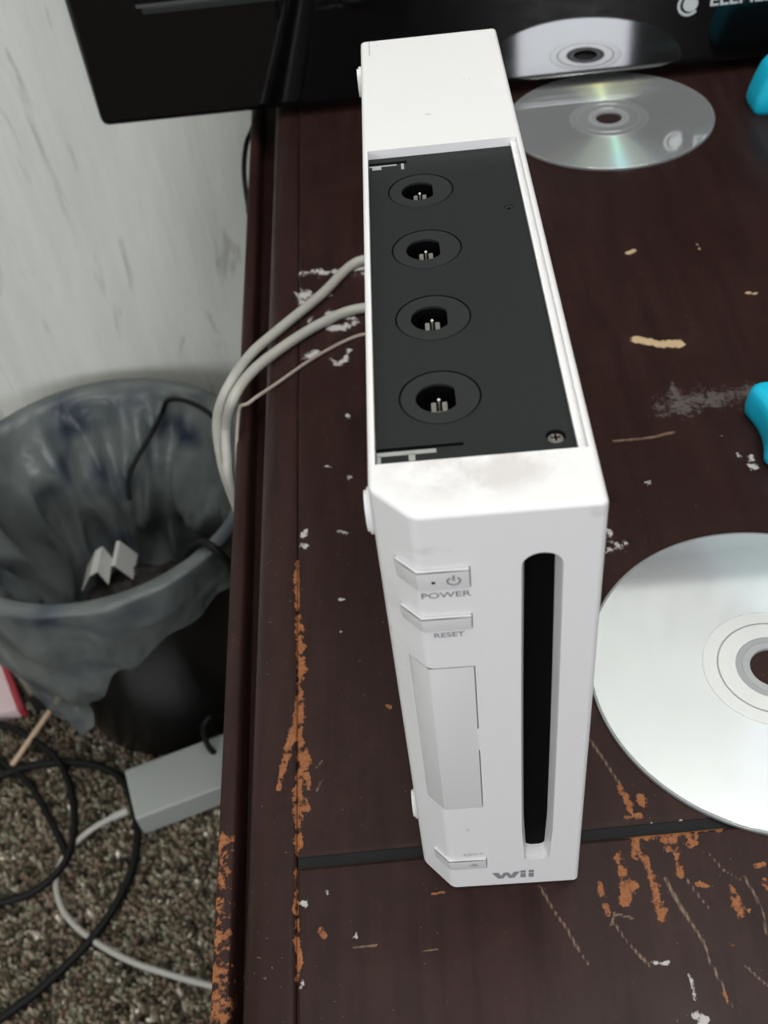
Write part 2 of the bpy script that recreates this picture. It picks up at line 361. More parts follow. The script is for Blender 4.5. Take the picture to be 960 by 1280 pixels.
SCR=[(0.053,[(1.09,-0.12),(1.33,-0.78),(1.63,-1.38),(1.84,-1.96),(2.04,-2.41)]),(0.058,[(3.43,4.47),(3.79,3.48),(4.04,2.79)]),(0.052,[(3.03,-1.11),(2.88,-1.41)]),(0.039,[(3.03,-1.11),(3.53,-1.29)]),(0.051,[(2.94,-1.32),(3.15,-1.79),(3.47,-2.32),(3.67,-2.6)]),(0.066,[(4.67,-0.24),(4.78,-0.72),(4.91,-1.13)]),(0.052,[(4.91,-1.13),(5.08,-1.6),(5.22,-1.99),(5.29,-2.38)]),(0.039,[(5.25,-0.3),(5.44,-0.79),(5.65,-1.2)]),(0.04,[(6.04,0.42),(6.36,-0.17),(6.72,-0.49)]),(0.052,[(6.86,-0.41),(7.02,-0.99),(7.07,-1.56),(6.98,-2.06)]),(0.049,[(6.21,-2.85),(6.43,-3.17),(6.62,-3.39)]),(0.037,[(5.26,-2.49),(5.44,-3.24),(5.54,-3.86)]),(0.094,[(7.02,18.1),(8.05,18.03),(8.78,18.1),(9.46,18.24)]),(0.043,[(-5.37,3.59),(-5.19,3.99)]),(0.037,[(-5.37,4.44),(-5.13,4.71)]),(0.036,[(2.36,3.87),(2.72,3.12)]),(0.039,[(-4.4,-1.38),(-3.72,-1.37)]),(0.032,[(-2.44,-1.67),(-1.98,-1.62)])]

def field(lists, X, Y):
    f = np.zeros_like(X)
    for r, pts in lists:
        d = np.full_like(X, 1e9)
        if len(pts) == 1: pts = pts*2
        for (ax, ay), (bx, by) in zip(pts, pts[1:]):
            vx, vy = bx-ax, by-ay; L2 = vx*vx+vy*vy+1e-9
            tt = np.clip(((X-ax)*vx+(Y-ay)*vy)/L2, 0, 1)
            d = np.minimum(d, np.hypot(X-ax-tt*vx, Y-ay-tt*vy))
        f = np.maximum(f, np.clip(1-.5*d/r, 0, 1))
    return np.where(f > .02, f, 0)
def sheet(name, xs, ys, zf=None, thick=1.0):
    """a worn board: finely gridded top carrying the wear masks, with plain sides"""
    X, Y = np.meshgrid(xs, ys, indexing='ij'); nx, ny = X.shape
    Z = np.zeros_like(X) if zf is None else zf(X, Y)
    v = [D(a, b, c) for a, b, c in zip(X.ravel(), Y.ravel(), Z.ravel())]
    idx = np.arange(nx*ny).reshape(nx, ny)
    q = np.stack([idx[:-1, :-1], idx[1:, :-1], idx[1:, 1:], idx[:-1, 1:]], -1).reshape(-1, 4)
    f = [tuple(int(i) for i in r) for r in q]
    ring = list(idx[:, 0])+list(idx[-1, 1:])+list(idx[-2::-1, -1])+list(idx[0, -2:0:-1])
    k = len(v); v += [(v[i][0], v[i][1], -thick) for i in ring]; n = len(ring)
    f += [(int(ring[(i+1) % n]), int(ring[i]), k+i, k+(i+1) % n) for i in range(n)]
    f.append(tuple(range(k+n-1, k-1, -1)))
    o = obj(name, (v, f), 'desk_wood', desk)
    for nm, ls in (('chip', CHIP), ('tan', TAN), ('white', WHITE), ('haze', HAZE), ('scr', SCR)):
        a = o.data.attributes.new(nm, 'FLOAT', 'POINT'); d = np.zeros(len(v), dtype=np.float32)
        d[:nx*ny] = field(ls, X, Y).ravel(); a.data.foreach_set('value', d)
    return o
def rngs(*seg): return np.unique(np.round(np.concatenate([np.arange(a, b, s) for a, b, s in seg]+[[seg[-1][1]]]), 4))
xs = rngs((-5.97, 13, .09), (13, 24, .3), (24, 62, 2))
near_ys = rngs((-22, -5, 1), (-5, 1.13, .07)); far_ys = rngs((1.5, 14, .08), (14, 32, .12), (32, 52, .25), (52, 60, 1))
def edge_round(y0, y1):         # softened arris along the joint and beside the moulding groove
    def f(X, Y):
        e = np.minimum(np.minimum(X+5.97, Y-y0 if y0 is not None else 9), (y1-Y) if y1 is not None else 9)
        return -.07*np.clip(1-e/.10, 0, 1)**2
    return f
sheet('tabletop_board', xs, near_ys, edge_round(None, 1.13), 1.6)
sheet('tabletop_board', xs, far_ys, edge_round(1.5, None), 1.6)
bm = bmesh.new()
P8 = [D(-5.95, 1.10, -.9), D(62, 1.10, -.9), D(62, 1.53, -.9), D(-5.95, 1.53, -.9)]
a = [bm.verts.new(p) for p in P8]; b = [bm.verts.new((p[0], p[1], -.10)) for p in P8]
bm.faces.new(a); bm.faces.new(b[::-1])
for i in range(4): bm.faces.new((a[i], a[(i+1) % 4], b[(i+1) % 4], b[i]))
obj('joint_filler', bm, 'seam_fill', desk)
# moulding along the left side: flat border, rounded nose, dark cove
def rail(name, prof0, prof1, ys, mat, wear=()):
    """sweep a closed profile (desk x, z) from ys[0] to ys[-1], blending prof0 into prof1"""
    n = len(prof0); v = []; f = []
    for y in ys:
        k = (y-ys[0])/(ys[-1]-ys[0])
        v += [(a[0]+(b[0]-a[0])*k, y, a[1]+(b[1]-a[1])*k) for a, b in zip(prof0, prof1)]
    for j in range(len(ys)-1):
        for i in range(n):
            f.append((j*n+i, j*n+(i+1) % n, (j+1)*n+(i+1) % n, (j+1)*n+i))
    f.append(tuple(range(n-1, -1, -1))); f.append(tuple((len(ys)-1)*n+i for i in range(n)))
    o = obj(name, ([D(*p) for p in v], f), mat, desk, 40)
    A = np.array(v)
    for nm, ls in wear:
        a = o.data.attributes.new(nm, 'FLOAT', 'POINT'); a.data.foreach_set('value', field(ls, A[:, 0], A[:, 1]).astype(np.float32))
    bmx = bmesh.new(); bmx.from_mesh(o.data); bmesh.ops.recalc_face_normals(bmx, faces=bmx.faces[:]); bmx.to_mesh(o.data); bmx.free()
    return o
top = [(-5.99, -.08), (-6.04, -.02)]+[(-6.04-.1*i, -.0004*i*i) for i in range(1, 11)]+[(-7.12, -.06), (-7.25, -.11), (-7.37, -.19), (-7.46, -.30), (-7.51, -.44), (-7.52, -.62), (-7.45, -.78)]
prof = top+[(-7.3, -1.0), (-7.3, -3.2), (-5.99, -3.2)]
rail('edge_moulding', prof, prof, list(rngs((-22, -5, 1), (-5, 15, .1), (15, 60, .8))), 'desk_wood', (('chip', CHIP), ('white', WHITE), ('scr', SCR)))
LIPCH = [(.30, [(-8.45, -5.0), (-8.5, -1.0)]), (.25, [(-8.42, -1), (-8.5, 1.6)]), (.22, [(-8.5, 1.6), (-8.55, 3.2)]), (.10, [(-8.55, 4.2), (-8.56, 5)])]
lp0 = [(-8.02, -1.75), (-8.10, -1.56), (-8.18, -1.50), (-8.56, -1.50), (-8.64, -1.54), (-8.68, -1.64), (-8.68, -2.6), (-8.5, -3.2), (-7.2, -3.2), (-7.2, -3.0), (-8.02, -3.0)]
lp1 = [(p[0]-.82, p[1]) for p in lp0[:8]]+lp0[8:10]+[(-8.84, -3.0)]
rail('lower_ledge', lp0, lp1, list(rngs((-6, 15, .15), (15, 60, .8))), 'desk_wood', (('chip', LIPCH),))
def dbox(x0, x1, y0, y1, z0, z1):
    bm = bmesh.new(); A = [bm.verts.new(D(x, y, z)) for x, y in ((x0, y0), (x1, y0), (x1, y1), (x0, y1)) for z in (z0, z1)]
    for q in ((0, 2, 4, 6), (1, 7, 5, 3), (0, 1, 3, 2), (2, 3, 5, 4), (4, 5, 7, 6), (6, 7, 1, 0)): bm.faces.new([A[i] for i in q])
    return bm
obj('side_panel', dbox(-6.6, -4.8, -19, 58, FZ, -1.6), 'desk_wood_plain', desk)
obj('side_panel', dbox(58, 60, -19, 58, FZ, -1.6), 'desk_wood_plain', desk)
obj('back_panel', dbox(-4.8, 58, 56.5, 58, FZ, -1.6), 'desk_wood_plain', desk)
obj('front_panel', dbox(-4.8, 58, -17, -15.5, FZ+6, -1.6), 'desk_wood_plain', desk)

# ================================================================ the game console
con = thing('game_console', 'upright white game console with open black port panel, standing on the desk', 'game console', (0, 10.75, 0))
bm = bmesh.new()
prism(bm, [(-1.4, 0), (2.2, 0), (2.2, 21.5), (-2.2, 21.5), (-2.2, .87)], 0, 15.7)
bmesh.ops.bevel(bm, geom=bm.edges[:], offset=.13, segments=4, profile=.5, affect='EDGES')
shell = obj('shell', bm, 'white_shell', con, 30)
def wn(o): md = o.modifiers.new('weighted', 'WEIGHTED_NORMAL'); md.keep_sharp = True; md.weight = 100
N1 = Vector((-.736, -.677, 0))
def path_at(e, xr, tA=.5):
    """outline of a control that wraps the front chamfer, pushed out by e (cm)"""
    ax, ay = -1.4-.8*tA, .87*tA
    t_ = (ay+.323*e)/.736
    return [(ax-.736*e, ay-.677*e), (ax-.736*e+.677*t_, -e), (xr, -e)]
def wrap(xr, z0, z1, e0, e1, grow=0.0, tA=.5, inn=-.3, bev=.02):
    bm = bmesh.new()
    gt = tA+grow/1.18
    lv = []
    for z, e in ((z0-grow, e0), (z1+grow, e1)):
        o_ = path_at(e, xr+grow, gt); i_ = path_at(inn, xr+grow, gt)
        lv.append([bm.verts.new((p[0], p[1], z)) for p in o_+i_[::-1]])
    A, C_ = lv; n = 6
    for q in ((0, 1, 4, 5), (1, 2, 3, 4)):
        bm.faces.new([A[i] for i in q]); bm.faces.new([C_[i] for i in q][::-1])
    for i in range(n):
        bm.faces.new((A[i], A[(i+1) % n], C_[(i+1) % n], C_[i]))
    if bev:
        es = [e for e in bm.edges if all(v in (A[0], A[1], A[2], C_[0], C_[1], C_[2]) for v in e.verts) and not all(v in (A[1], C_[1]) for v in e.verts)]
        bmesh.ops.bevel(bm, geom=es, offset=bev, segments=2, profile=.5, affect='EDGES')
    return bm
def stadium(w, z0, z1, x, bow=0, n=12):
    r = w/2; out = []
    for i in range(n+1): a = math.pi*i/n; out.append((x+r*math.cos(a), z1-r*.9+r*.9*math.sin(a)))
    for i in range(1, 8):
        k = i/8; out.append((x-r-bow*math.sin(math.pi*k), (z1-r*.9)+(z0+.12-(z1-r*.9))*k))
    r2 = r*.86
    out += [(x-r2, z0+.14), (x-r2+.05, z0+.05), (x-r2+.14, z0), (x+r2-.14, z0), (x+r2-.05, z0+.05), (x+r2, z0+.14)]
    for i in range(1, 8):
        k = i/8; out.append((x+r+bow*math.sin(math.pi*k), z0+.12+((z1-r*.9)-(z0+.12))*k))
    return out
cs = []
def cutter(bm): o = obj('cutter', bm, 'white_shell', con); cs.append(o)
cutter(B(-2.05, 1.88, 1.48, 14.02, 14.15, 16.5))
cutter(B(1.80, 2.04, 1.48, 14.02, 15.56, 16.5))
bm = bmesh.new(); so = stadium(.80, 1.58, 14.45, 1.0, .02); si = stadium(.60, 1.62, 14.3, 1.0, .02)
prism(bm, [(1.0+(p[0]-1.0)*1.06, p[1]) for p in so], -.3, -.0, 'y', so); cutter(bm)
bm = bmesh.new(); prism(bm, so, -.02, .10, 'y', so); cutter(bm)
bm = bmesh.new(); prism(bm, so, .08, .45, 'y', si); cutter(bm)
cutter(wrap(-.41, 13.62, 14.20, .2, .2, .022, inn=-.22, bev=0))
cutter(wrap(-.42, 12.30, 12.75, .2, .2, .022, inn=-.22, bev=0))
cutter(wrap(-.42, 4.72, 10.93, .2, .2, .022, inn=-.22, bev=0))
cutter(wrap(-.40, 1.25, 1.84, .2, .2, .022, inn=-.22, bev=0))
cut(shell, cs)
shell.data.materials.clear(); shell.data.materials.append(M['white_shell'])
shell.data.polygons.foreach_set('material_index', [0]*len(shell.data.polygons))
shell.data.polygons.foreach_set('use_smooth', [True]*len(shell.data.polygons)); shell.data.set_sharp_from_angle(angle=math.radians(28))
wn(shell)
bm = bmesh.new(); prism(bm, stadium(.66, 1.6, 14.35, 1.0, .02), .43, .7, 'y'); tag(obj('disc_slot', bm, 'slot_black', con), 'black vertical disc slot')
pw = obj('power_button', wrap(-.41, 13.62, 14.20, .045, .085), 'white_shell', con, 35)
obj('reset_button', wrap(-.42, 12.30, 12.75, .05, .085), 'white_shell', con, 35)
dr = obj('card_door', wrap(-.42, 4.72, 10.93, .0, -.012), 'white_shell', con, 35)
obj('finger_notch', B(-.425, -.39, -.004, .05, 7.5, 8.4, bev=.01), 'white_shell', dr)
ej = obj('eject_button', wrap(-.40, 1.25, 1.84, .02, .065), 'white_shell', con, 35)
def on_front(vf, x, z, yf):     # lay flat lettering (x, z plane) on the front face
    v, f = vf; return ([(x+p[0], yf(z+p[1])-p[2], z+p[1]) for p in v], f)
pf = lambda z: -(.045+(z-13.62)/.58*.04)-.006
flat = lambda z: -.006
obj('power_lettering', on_front(text_mesh('POWER', .235, 1.22, bold=.003), -.90, 13.41, flat), 'grey_print', con)
obj('reset_lettering', on_front(text_mesh('RESET', .215, 1.12, bold=.003), -.90, 12.11, flat), 'grey_print', con)
obj('eject_lettering', on_front(text_mesh('EJECT', .17, 1.3), -.74, 2.10, flat), 'faint_print', con)
def disc2d(cx, cz, r, n=20): return ([(cx+r*math.cos(2*math.pi*i/n), cz+r*math.sin(2*math.pi*i/n), 0) for i in range(n)], [tuple(range(n))])
def arc2d(r0_, r1_, a0, a1, n=28):
    v = []; f = []
    for i in range(n+1):
        a = math.radians(a0+(a1-a0)*i/n); v += [(r0_*math.cos(a), r0_*math.sin(a), 0), (r1_*math.cos(a), r1_*math.sin(a), 0)]
    for i in range(n): f.append((2*i, 2*i+1, 2*i+3, 2*i+2))
    return v, f
v, f = arc2d(.105, .145, 125, 415); k = len(v)
v += [(-.02, .0, 0), (.02, .0, 0), (.02, .19, 0), (-.02, .19, 0)]; f.append((k, k+1, k+2, k+3))
obj('power_symbol', on_front((v, f), -.72, 13.90, pf), 'grey_print', pw)
obj('indicator_hole', on_front(disc2d(0, 0, .042), -1.12, 13.88, pf), 'slot_black', pw)
ef = lambda z: -(.02+(z-1.25)/.59*.045)-.006
obj('eject_symbol', on_front(([(-.13, 0, 0), (.13, 0, 0), (0, .13, 0), (-.13, -.06, 0), (.13, -.06, 0), (.13, -.03, 0), (-.13, -.03, 0)], [(0, 1, 2), (3, 4, 5, 6)]), -.74, 1.52, ef), 'faint_print', ej)
# logo: a W of four slanting strokes and two dotted letters
def strokes(segs):
    v = []; f = []
    for x0, z0, x1, z1, wd in segs:
        k = len(v); h_ = .0006*k/4; v += [(x0-wd/2, z0, h_), (x0+wd/2, z0, h_), (x1+wd/2, z1, h_), (x1-wd/2, z1, h_)]; f.append((k, k+1, k+2, k+3))
    return v, f
hw = .19
obj('logo_lettering', on_front(strokes([(-.50, hw, -.34, -hw, .17), (-.34, -hw, -.19, hw*.9, .13), (-.19, hw*.9, -.04, -hw, .13), (-.04, -hw, .12, hw, .16),
                                        (.29, -hw, .29, .07, .15), (.29, .11, .29, .24, .15), (.52, -hw, .52, .07, .15), (.52, .11, .52, .24, .15)]), .33, .69, flat), 'grey_print', con)
# rubber feet on the left side
for y, z0, z1 in ((1.55, 13.8, 14.95), (1.75, 1.35, 2.55), (20.1, 14.45, 15.45), (20.0, 1.35, 2.55)):
    bm = bmesh.new(); prism(bm, [(y+.38*math.cos(a), (z0+z1)/2+(z1-z0)/2*math.sin(a)) for a in [2*math.pi*i/20 for i in range(20)]], -2.15, -2.36, 'x')
    bmesh.ops.bevel(bm, geom=[e for e in bm.edges if all(abs(v_.co.x+2.36) < 1e-4 for v_ in e.verts)], offset=.06, segments=2, affect='EDGES')
    obj('side_foot', bm, 'white_shell', con, 40)
# port panel
PZ = 15.45
pan = obj('port_panel', B(-2.04, 1.87, 1.49, 14.01, 15.0, PZ), 'dark_panel', con)
PORTS = [(-.68, 3.63), (-.67, 6.42), (-.67, 9.27), (-.69, 12.09)]
def ngon(cx, cy, r, n=40): return [(cx+r*math.cos(2*math.pi*i/n), cy+r*math.sin(2*math.pi*i/n)) for i in range(n)]
cs = []
for cx, cy in PORTS:
    bm = bmesh.new(); prism(bm, ngon(cx, cy, .865), 14.8, 16); cutter(bm)
bm = bmesh.new(); prism(bm, ngon(1.51, 2.12, .20, 20), 15.3, 16); cutter(bm)
bm = bmesh.new(); prism(bm, ngon(1.50, 10.80, .13, 20), 15.2, 16); cutter(bm)
cutter(B(-2.5, -.30, 2.09, 2.18, 14.8, 16)); cutter(B(-2.5, -1.0, 13.62, 13.78, 14.8, 16))
cut(pan, cs)
for cx, cy in PORTS:
    # ring with a D-shaped opening over a dark well
    n = 56; oc = []; ic = []; hx, hy, hr = cx-.05, cy-.03, .46
    for i in range(n):
        a = 2*math.pi*i/n; oc.append((cx+.84*math.cos(a), cy+.84*math.sin(a)))
        ic.append((min(hx+hr*math.cos(a), hx+.37), hy+hr*math.sin(a)))
    bm = bmesh.new()
    L = [[bm.verts.new((p[0], p[1], z)) for p in ps] for ps, z in ((oc, 15.1), (oc, PZ-.03), ([(cx+(p[0]-cx)*.97, cy+(p[1]-cy)*.97) for p in oc], PZ+.002), (ic, PZ+.002), (ic, PZ-.06))]
    for a_, b_ in zip(L, L[1:]):
        for i in range(n): bm.faces.new((a_[i], a_[(i+1) % n], b_[(i+1) % n], b_[i]))
    rg = obj('controller_port', bm, 'port_ring', con, 40)
    bm = bmesh.new()
    wide = [(hx+(p[0]-hx)*1.04, hy+(p[1]-hy)*1.04) for p in ic]
    L = [[bm.verts.new((p[0], p[1], z)) for p in wide] for z in (PZ-.05, 14.3)]
    for i in range(n): bm.faces.new((L[0][i], L[0][(i+1) % n], L[1][(i+1) % n], L[1][i]))
    bm.faces.new(L[1]); obj('port_well', bm, 'slot_black', rg)
    bm = bmesh.new(); box(bm, hx-.15, hx-.04, hy-.42, hy-.02, 14.35, PZ-.10, bev=.02); box(bm, hx+.08, hx+.19, hy-.42, hy-.02, 14.35, PZ-.10, bev=.02)
    box(bm, hx-.05, hx+.09, hy-.42, hy-.2, 14.35, PZ-.2); obj('contact_block', bm, 'port_metal', rg)
    bm = bmesh.new(); bmesh.ops.create_uvsphere(bm, u_segments=10, v_segments=6, radius=.04, matrix=Matrix.Translation((hx+.02, hy+.06, PZ-.12)))
    box(bm, hx+.0, hx+.04, hy+.04, hy+.08, 14.35, PZ-.12); obj('contact_pin', bm, 'pin_metal', rg, 60)
bm = bmesh.new(); lathe(bm, [(.001, PZ-.04), (.10, PZ-.03), (.155, PZ-.07), (.16, 15.2)], (1.51, 2.12), 24)
scw = obj('panel_screw', bm, 'port_metal', con, 40)
bm = bmesh.new(); box(bm, 1.41, 1.61, 2.10, 2.14, 15.3, PZ-.024); box(bm, 1.49, 1.53, 2.02, 2.22, 15.3, PZ-.023); obj('cross_slot', bm, 'slot_black', scw)
bm = bmesh.new(); lathe(bm, [(.05, 15.2), (.055, PZ-.02), (.11, PZ-.01), (.12, 15.2)], (1.50, 10.80), 20); obj('screw_boss', bm, 'port_ring', con, 40)
bm = bmesh.new(); box(bm, -2.03, -.85, 1.94, 2.05, PZ-.02, PZ+.012); box(bm, -2.03, -1.95, 1.70, 1.96, PZ-.02, PZ+.012); box(bm, -1.40, -1.27, 1.76, 1.96, PZ-.02, PZ+.012)
tag(obj('memory_slot_trim', bm, 'adapter_grey', con), 'light grey trim of the memory slot')
bm = bmesh.new(); box(bm, -2.03, -1.28, 13.54, 13.60, PZ-.02, PZ+.01); box(bm, -1.95, -1.70, 13.38, 13.54, PZ-.02, PZ+.012); box(bm, -1.16, -1.08, 13.30, 13.60, PZ-.02, PZ+.012)
tag(obj('memory_slot_trim', bm, 'adapter_grey', con), 'light grey trim of the memory slot')
obj('cover_seam', B(-1.93, -1.90, 20.3, 21.4, 15.69, 15.705), 'faint_print', con)

# ================================================================ television
TVX0, TVX1, TVY, TVB, TVT = -20.1, 58.1, 50.2, .58, 49.7
tvo = thing('television', 'large glossy black flat television standing at the back of the desk', 'television', (19, 53, 0))
bm = bmesh.new()                # bezel: a rounded frame around the screen opening
SX0, SX1, SZ0, SZ1 = TVX0+4.1, TVX1-4.1, 7.45, TVT-4
outer = [(TVX0, TVB), (TVX1, TVB), (TVX1, TVT), (TVX0, TVT)]; inner = [(SX0, SZ0), (SX1, SZ0), (SX1, SZ1), (SX0, SZ1)]
of = [bm.verts.new((x, TVY, z)) for x, z in outer]; inf = [bm.verts.new((x, TVY, z)) for x, z in inner]
ob = [bm.verts.new((x, TVY+4.0, z)) for x, z in outer]; inb = [bm.verts.new((x, TVY+.5, z)) for x, z in inner]
for i in range(4):
    j = (i+1) % 4
    bm.faces.new((of[i], of[j], inf[j], inf[i])); bm.faces.new((of[j], of[i], ob[i], ob[j])); bm.faces.new((inf[i], inf[j], inb[j], inb[i]))
bm.faces.new(ob)
es = [e for e in bm.edges if (e.verts[0] in of and e.verts[1] in of) or (e.verts[0] in of and e.verts[1] in ob) or (e.verts[0] in ob and e.verts[1] in of)]
bmesh.ops.bevel(bm, geom=es, offset=.55, segments=5, profile=.5, affect='EDGES')
obj('bezel', bm, 'black_gloss', tvo, 40)
wn(tvo.children[0])
obj('screen', B(SX0, SX1, TVY+.3, TVY+.9, SZ0, SZ1), 'black_screen', tvo)
obj('screen_trim', B(SX0+.3, SX1-.3, TVY-.06, TVY+.3, SZ0-.38, SZ0-.02, bev=.05), 'port_ring', tvo)
obj('rear_housing', B(TVX0+6, TVX1-6, TVY+4, TVY+9, 8, 42, bev=1.5), 'black_plastic', tvo, 40)
obj('stand_neck', B(15, 23, TVY+2.2, TVY+3.8, .3, 6), 'black_plastic', tvo)
obj('stand_base', B(13.5, 33, TVY+2, TVY+11, 0, .5, bev=.15), 'black_plastic', tvo)
v, f = text_mesh('ELEMENT', 1.02, 1.12, bold=.02)
obj('maker_lettering', ([(19.55+p[0], TVY-.02, 4.45+p[1]) for p in v], f), 'logo_white', tvo)
v, f = arc2d(.50, .66, 60, 320); k = len(v)
dv, df = disc2d(.10, .02, .44); v = v+dv; f = f+[tuple(i+k for i in q) for q in df]
obj('maker_emblem', ([(16.0+p[0], TVY-.02, 4.35+p[1]) for p in v], f), 'logo_white', tvo)

# ================================================================ discs
def make_disc(label, cx, cy):
    d = thing('optical_disc', label, 'disc', (cx, cy, 0), 'silver discs lying on the desk')
    T = .12
    def zone(name, mat, r0_, r1_, z=T):
        bm = bmesh.new(); lathe(bm, [(r0_, .005), (r1_, .005), (r1_, z-.01), (r1_-.01, z), (r0_+.01, z), (r0_, z-.01)], (cx, cy), 128, True)
        return obj(name, bm, mat, d, 30)
    zone('hub_edge', 'disc_clear', .75, 1.0); zone('hub', 'disc_dark', 1.0, 1.2)
    zone('clamp_ring', 'disc_ring', 1.2, 1.76, T+.006); zone('ring_groove', 'disc_dark', 1.76, 1.80, T-.01); zone('mirror_band', 'disc_ring', 1.80, 2.26, T+.004)
    zone('data_surface', 'disc_data', 2.26, 5.92); zone('rim', 'disc_rim', 5.92, 6.0)
    return d
make_disc('bright silver disc lying beside the console, cut off at the right', 9.60, 6.74)
make_disc('dim silver disc with rainbow streak lying at the foot of the television', 10.85, 45.8)

# ================================================================ cyan pieces at the right edge
def lump(name, label, pts_levels, group):
    """rounded plastic piece: rings of (x, y) outline at given heights"""
    bm = bmesh.new(); rings = [[bm.verts.new((x, y, z)) for x, y in ps] for z, ps in pts_levels]
    n = len(rings[0])
    for a_, b_ in zip(rings, rings[1:]):
        for i in range(n): bm.faces.new((a_[i], a_[(i+1) % n], b_[(i+1) % n], b_[i]))
    bm.faces.new(rings[0][::-1]); bm.faces.new(rings[-1])
    c = Vector((sum(p[0] for p in pts_levels[0][1])/n, sum(p[1] for p in pts_levels[0][1])/n, 0))
    o = obj(name, bm, 'cyan_plastic', None, 180, origin=c); return tag(o, label, 'plastic piece', group)
def rrect(x0, x1, y0, y1, r, n=6, waist=0):
    out = []
    for cx, cy, a0 in ((x1-r, y1-r, 0), (x0+r, y1-r, 90), (x0+r, y0+r, 180), (x1-r, y0+r, 270)):
        for i in range(n+1):
            a = math.radians(a0+90*i/n); out.append((cx+r*math.cos(a), cy+r*math.sin(a)))
    if waist:
        res = []
        for i, p in enumerate(out):
            res.append(p)
            if i == 2*(n+1)-1:
                q = out[i+1]
                for k in range(1, 8):
                    u = k/8; res.append((p[0]+(q[0]-p[0])*u+waist*math.sin(math.pi*u), p[1]+(q[1]-p[1])*u))
        out = res
    return out
def lv(x0, x1, y0, y1, H, r, taper, waist=0):
    L = []
    for z, ins in ((0, .35), (.12*H, .06), (.35*H, 0), (.65*H, .08), (.85*H, .18), (.96*H, .4), (H, .7)):
        t_ = taper*z/H
        L.append((z, rrect(x0+ins*.6+t_, x1-ins*.6, y0+ins*.6, y1-ins*.6, max(.15, r-ins*.3), waist=waist)))
    return L
lump('plastic_piece', 'far bright cyan plastic piece standing by the television, cut off at the right', lv(18.75, 24, 44.2, 46.8, 2.7, .6, .7), 'cyan plastic pieces')
lump('plastic_piece', 'near bright cyan plastic piece with a waisted side, right of the console', lv(11.8, 17, 15.8, 19.6, 1.6, .5, .0, .25), 'cyan plastic pieces')

# ================================================================ cables on the desk
def cable(name, label, pts, r, mat, group=None, n=10):
    P_ = [Vector(q) for q in pts]; o = obj(name, tube(pts, r, n), mat, None, 180, origin=tuple(P_[0]))
    return tag(o, label, 'cable', group)
cable('console_cable', 'light grey thick cable from behind the console, upper of the pair over the desk edge', [(-0.6, 21.7, 3.2), (-0.8, 25, 2.6), (-1.2, 30, 1.0), (-3.76, 32.98, 0.27), (-5.87, 30.15, 0.27), (-7.92, 27.52, 0.27), (-9.07, 25.85, 0.27), (-9.96, 23.85, 0.1), (-10.75, 23.59, -1.5), (-10.95, 23.15, -3.35), (-10.8, 22.61, -5.07), (-10.3, 22.2, -10), (-9.4, 22.5, -18), (-9.5, 24, -40), (-12, 32, -53.5), (-17, 38, -54.3)], .25, 'cable_grey', 'console cables')
cable('console_cable', 'light grey thick cable from behind the console, lower of the pair over the desk edge', [(0.6, 21.7, 2.2), (0.4, 24, 1.8), (-0.5, 27.5, 0.8), (-3.79, 28.81, 0.27), (-5.82, 27.84, 0.27), (-7.84, 25.97, 0.27), (-8.98, 24.48, 0.27), (-9.7, 23.09, 0.0), (-10.4, 23.41, -1.87), (-10.45, 22.4, -2.7), (-10.4, 21.57, -4.08), (-9.9, 21.6, -10), (-9.2, 22, -18), (-9.2, 23, -40), (-10.5, 28, -54.2), (-14, 26, -54.5)], .25, 'cable_grey', 'console cables')
cable('thin_wire', 'thin brownish wire below the two thick cables on the desk', [(-1.2, 21.7, 6), (-1.4, 24, 3), (-2.2, 25.8, 0.4), (-3.75, 26.93, 0.1), (-5.81, 25.71, 0.1), (-7.76, 23.83, 0.1), (-8.89, 22.7, 0.1), (-9.53, 22.67, -0.6), (-9.9, 21.0, -4), (-9.3, 21.3, -12), (-9.2, 22, -30)], .085, 'thin_cable', 'console cables')
cable('black_cord', 'black cord bulging out beside the desk edge under the television', [(-9.9, 55, 1.4), (-11.04, 54.0, -1.73), (-11.7, 53.0, -2.74), (-11.98, 51.5, -3.92), (-11.9, 50.0, -5.43), (-11.55, 48.5, -6.37), (-9.5, 46, -14), (-9.4, 44, -30)], .17, 'cable_black')


# ================================================================ waste bin with liner
BX, BY, RZ, RR, RB = -28.5, 47.7, -28.0, 12.8, 8.6
bb = thing('waste_bin', 'black waste bin lined with a grey plastic bag, standing on the carpet', 'waste bin', (BX, BY, FZ))
bm = bmesh.new()
lathe(bm, [(.01, FZ), (RB-.3, FZ), (RB, FZ+.3), (RR, RZ-1.2), (RR+.35, RZ-1.0), (RR+.4, RZ-.3), (RR+.1, RZ), (RR-.2, RZ-.4), (RR-.3, RZ-1.2), (RB-.3, FZ+.5), (.01, FZ+.5)], (BX, BY), 72)
obj('bin_body', bm, 'can_black', bb, 40)
random.seed(9)
def fold(th, s, seed):           # radial creases running down the liner
    q = noise.fractal(Vector((math.cos(th)*2.2+seed, math.sin(th)*2.2, s*.9)), 1.0, 2.0, 4)
    r_ = abs(noise.noise(Vector((math.cos(th)*3.1+seed*2, math.sin(th)*3.1, s*1.3+5))))
    return q*1.1+(0.3-r_)*2.6
NT_ = 220; prof = []
nin, nout = 34, 22
V = []; Fc = []
def hem(th):                     # how far the bag hangs down outside: long at front left, short at front right
    d = math.degrees(th) % 360
    pts = [(0, 5), (180, 9), (205, 14), (222, 20), (238, 23.5), (250, 20), (262, 13), (280, 8.5), (300, 6.2), (320, 5), (360, 5)]
    for (a_, ha), (b_, hb) in zip(pts, pts[1:]):
        if a_ <= d <= b_:
            k = (d-a_)/(b_-a_); k = k*k*(3-2*k); return ha+(hb-ha)*k
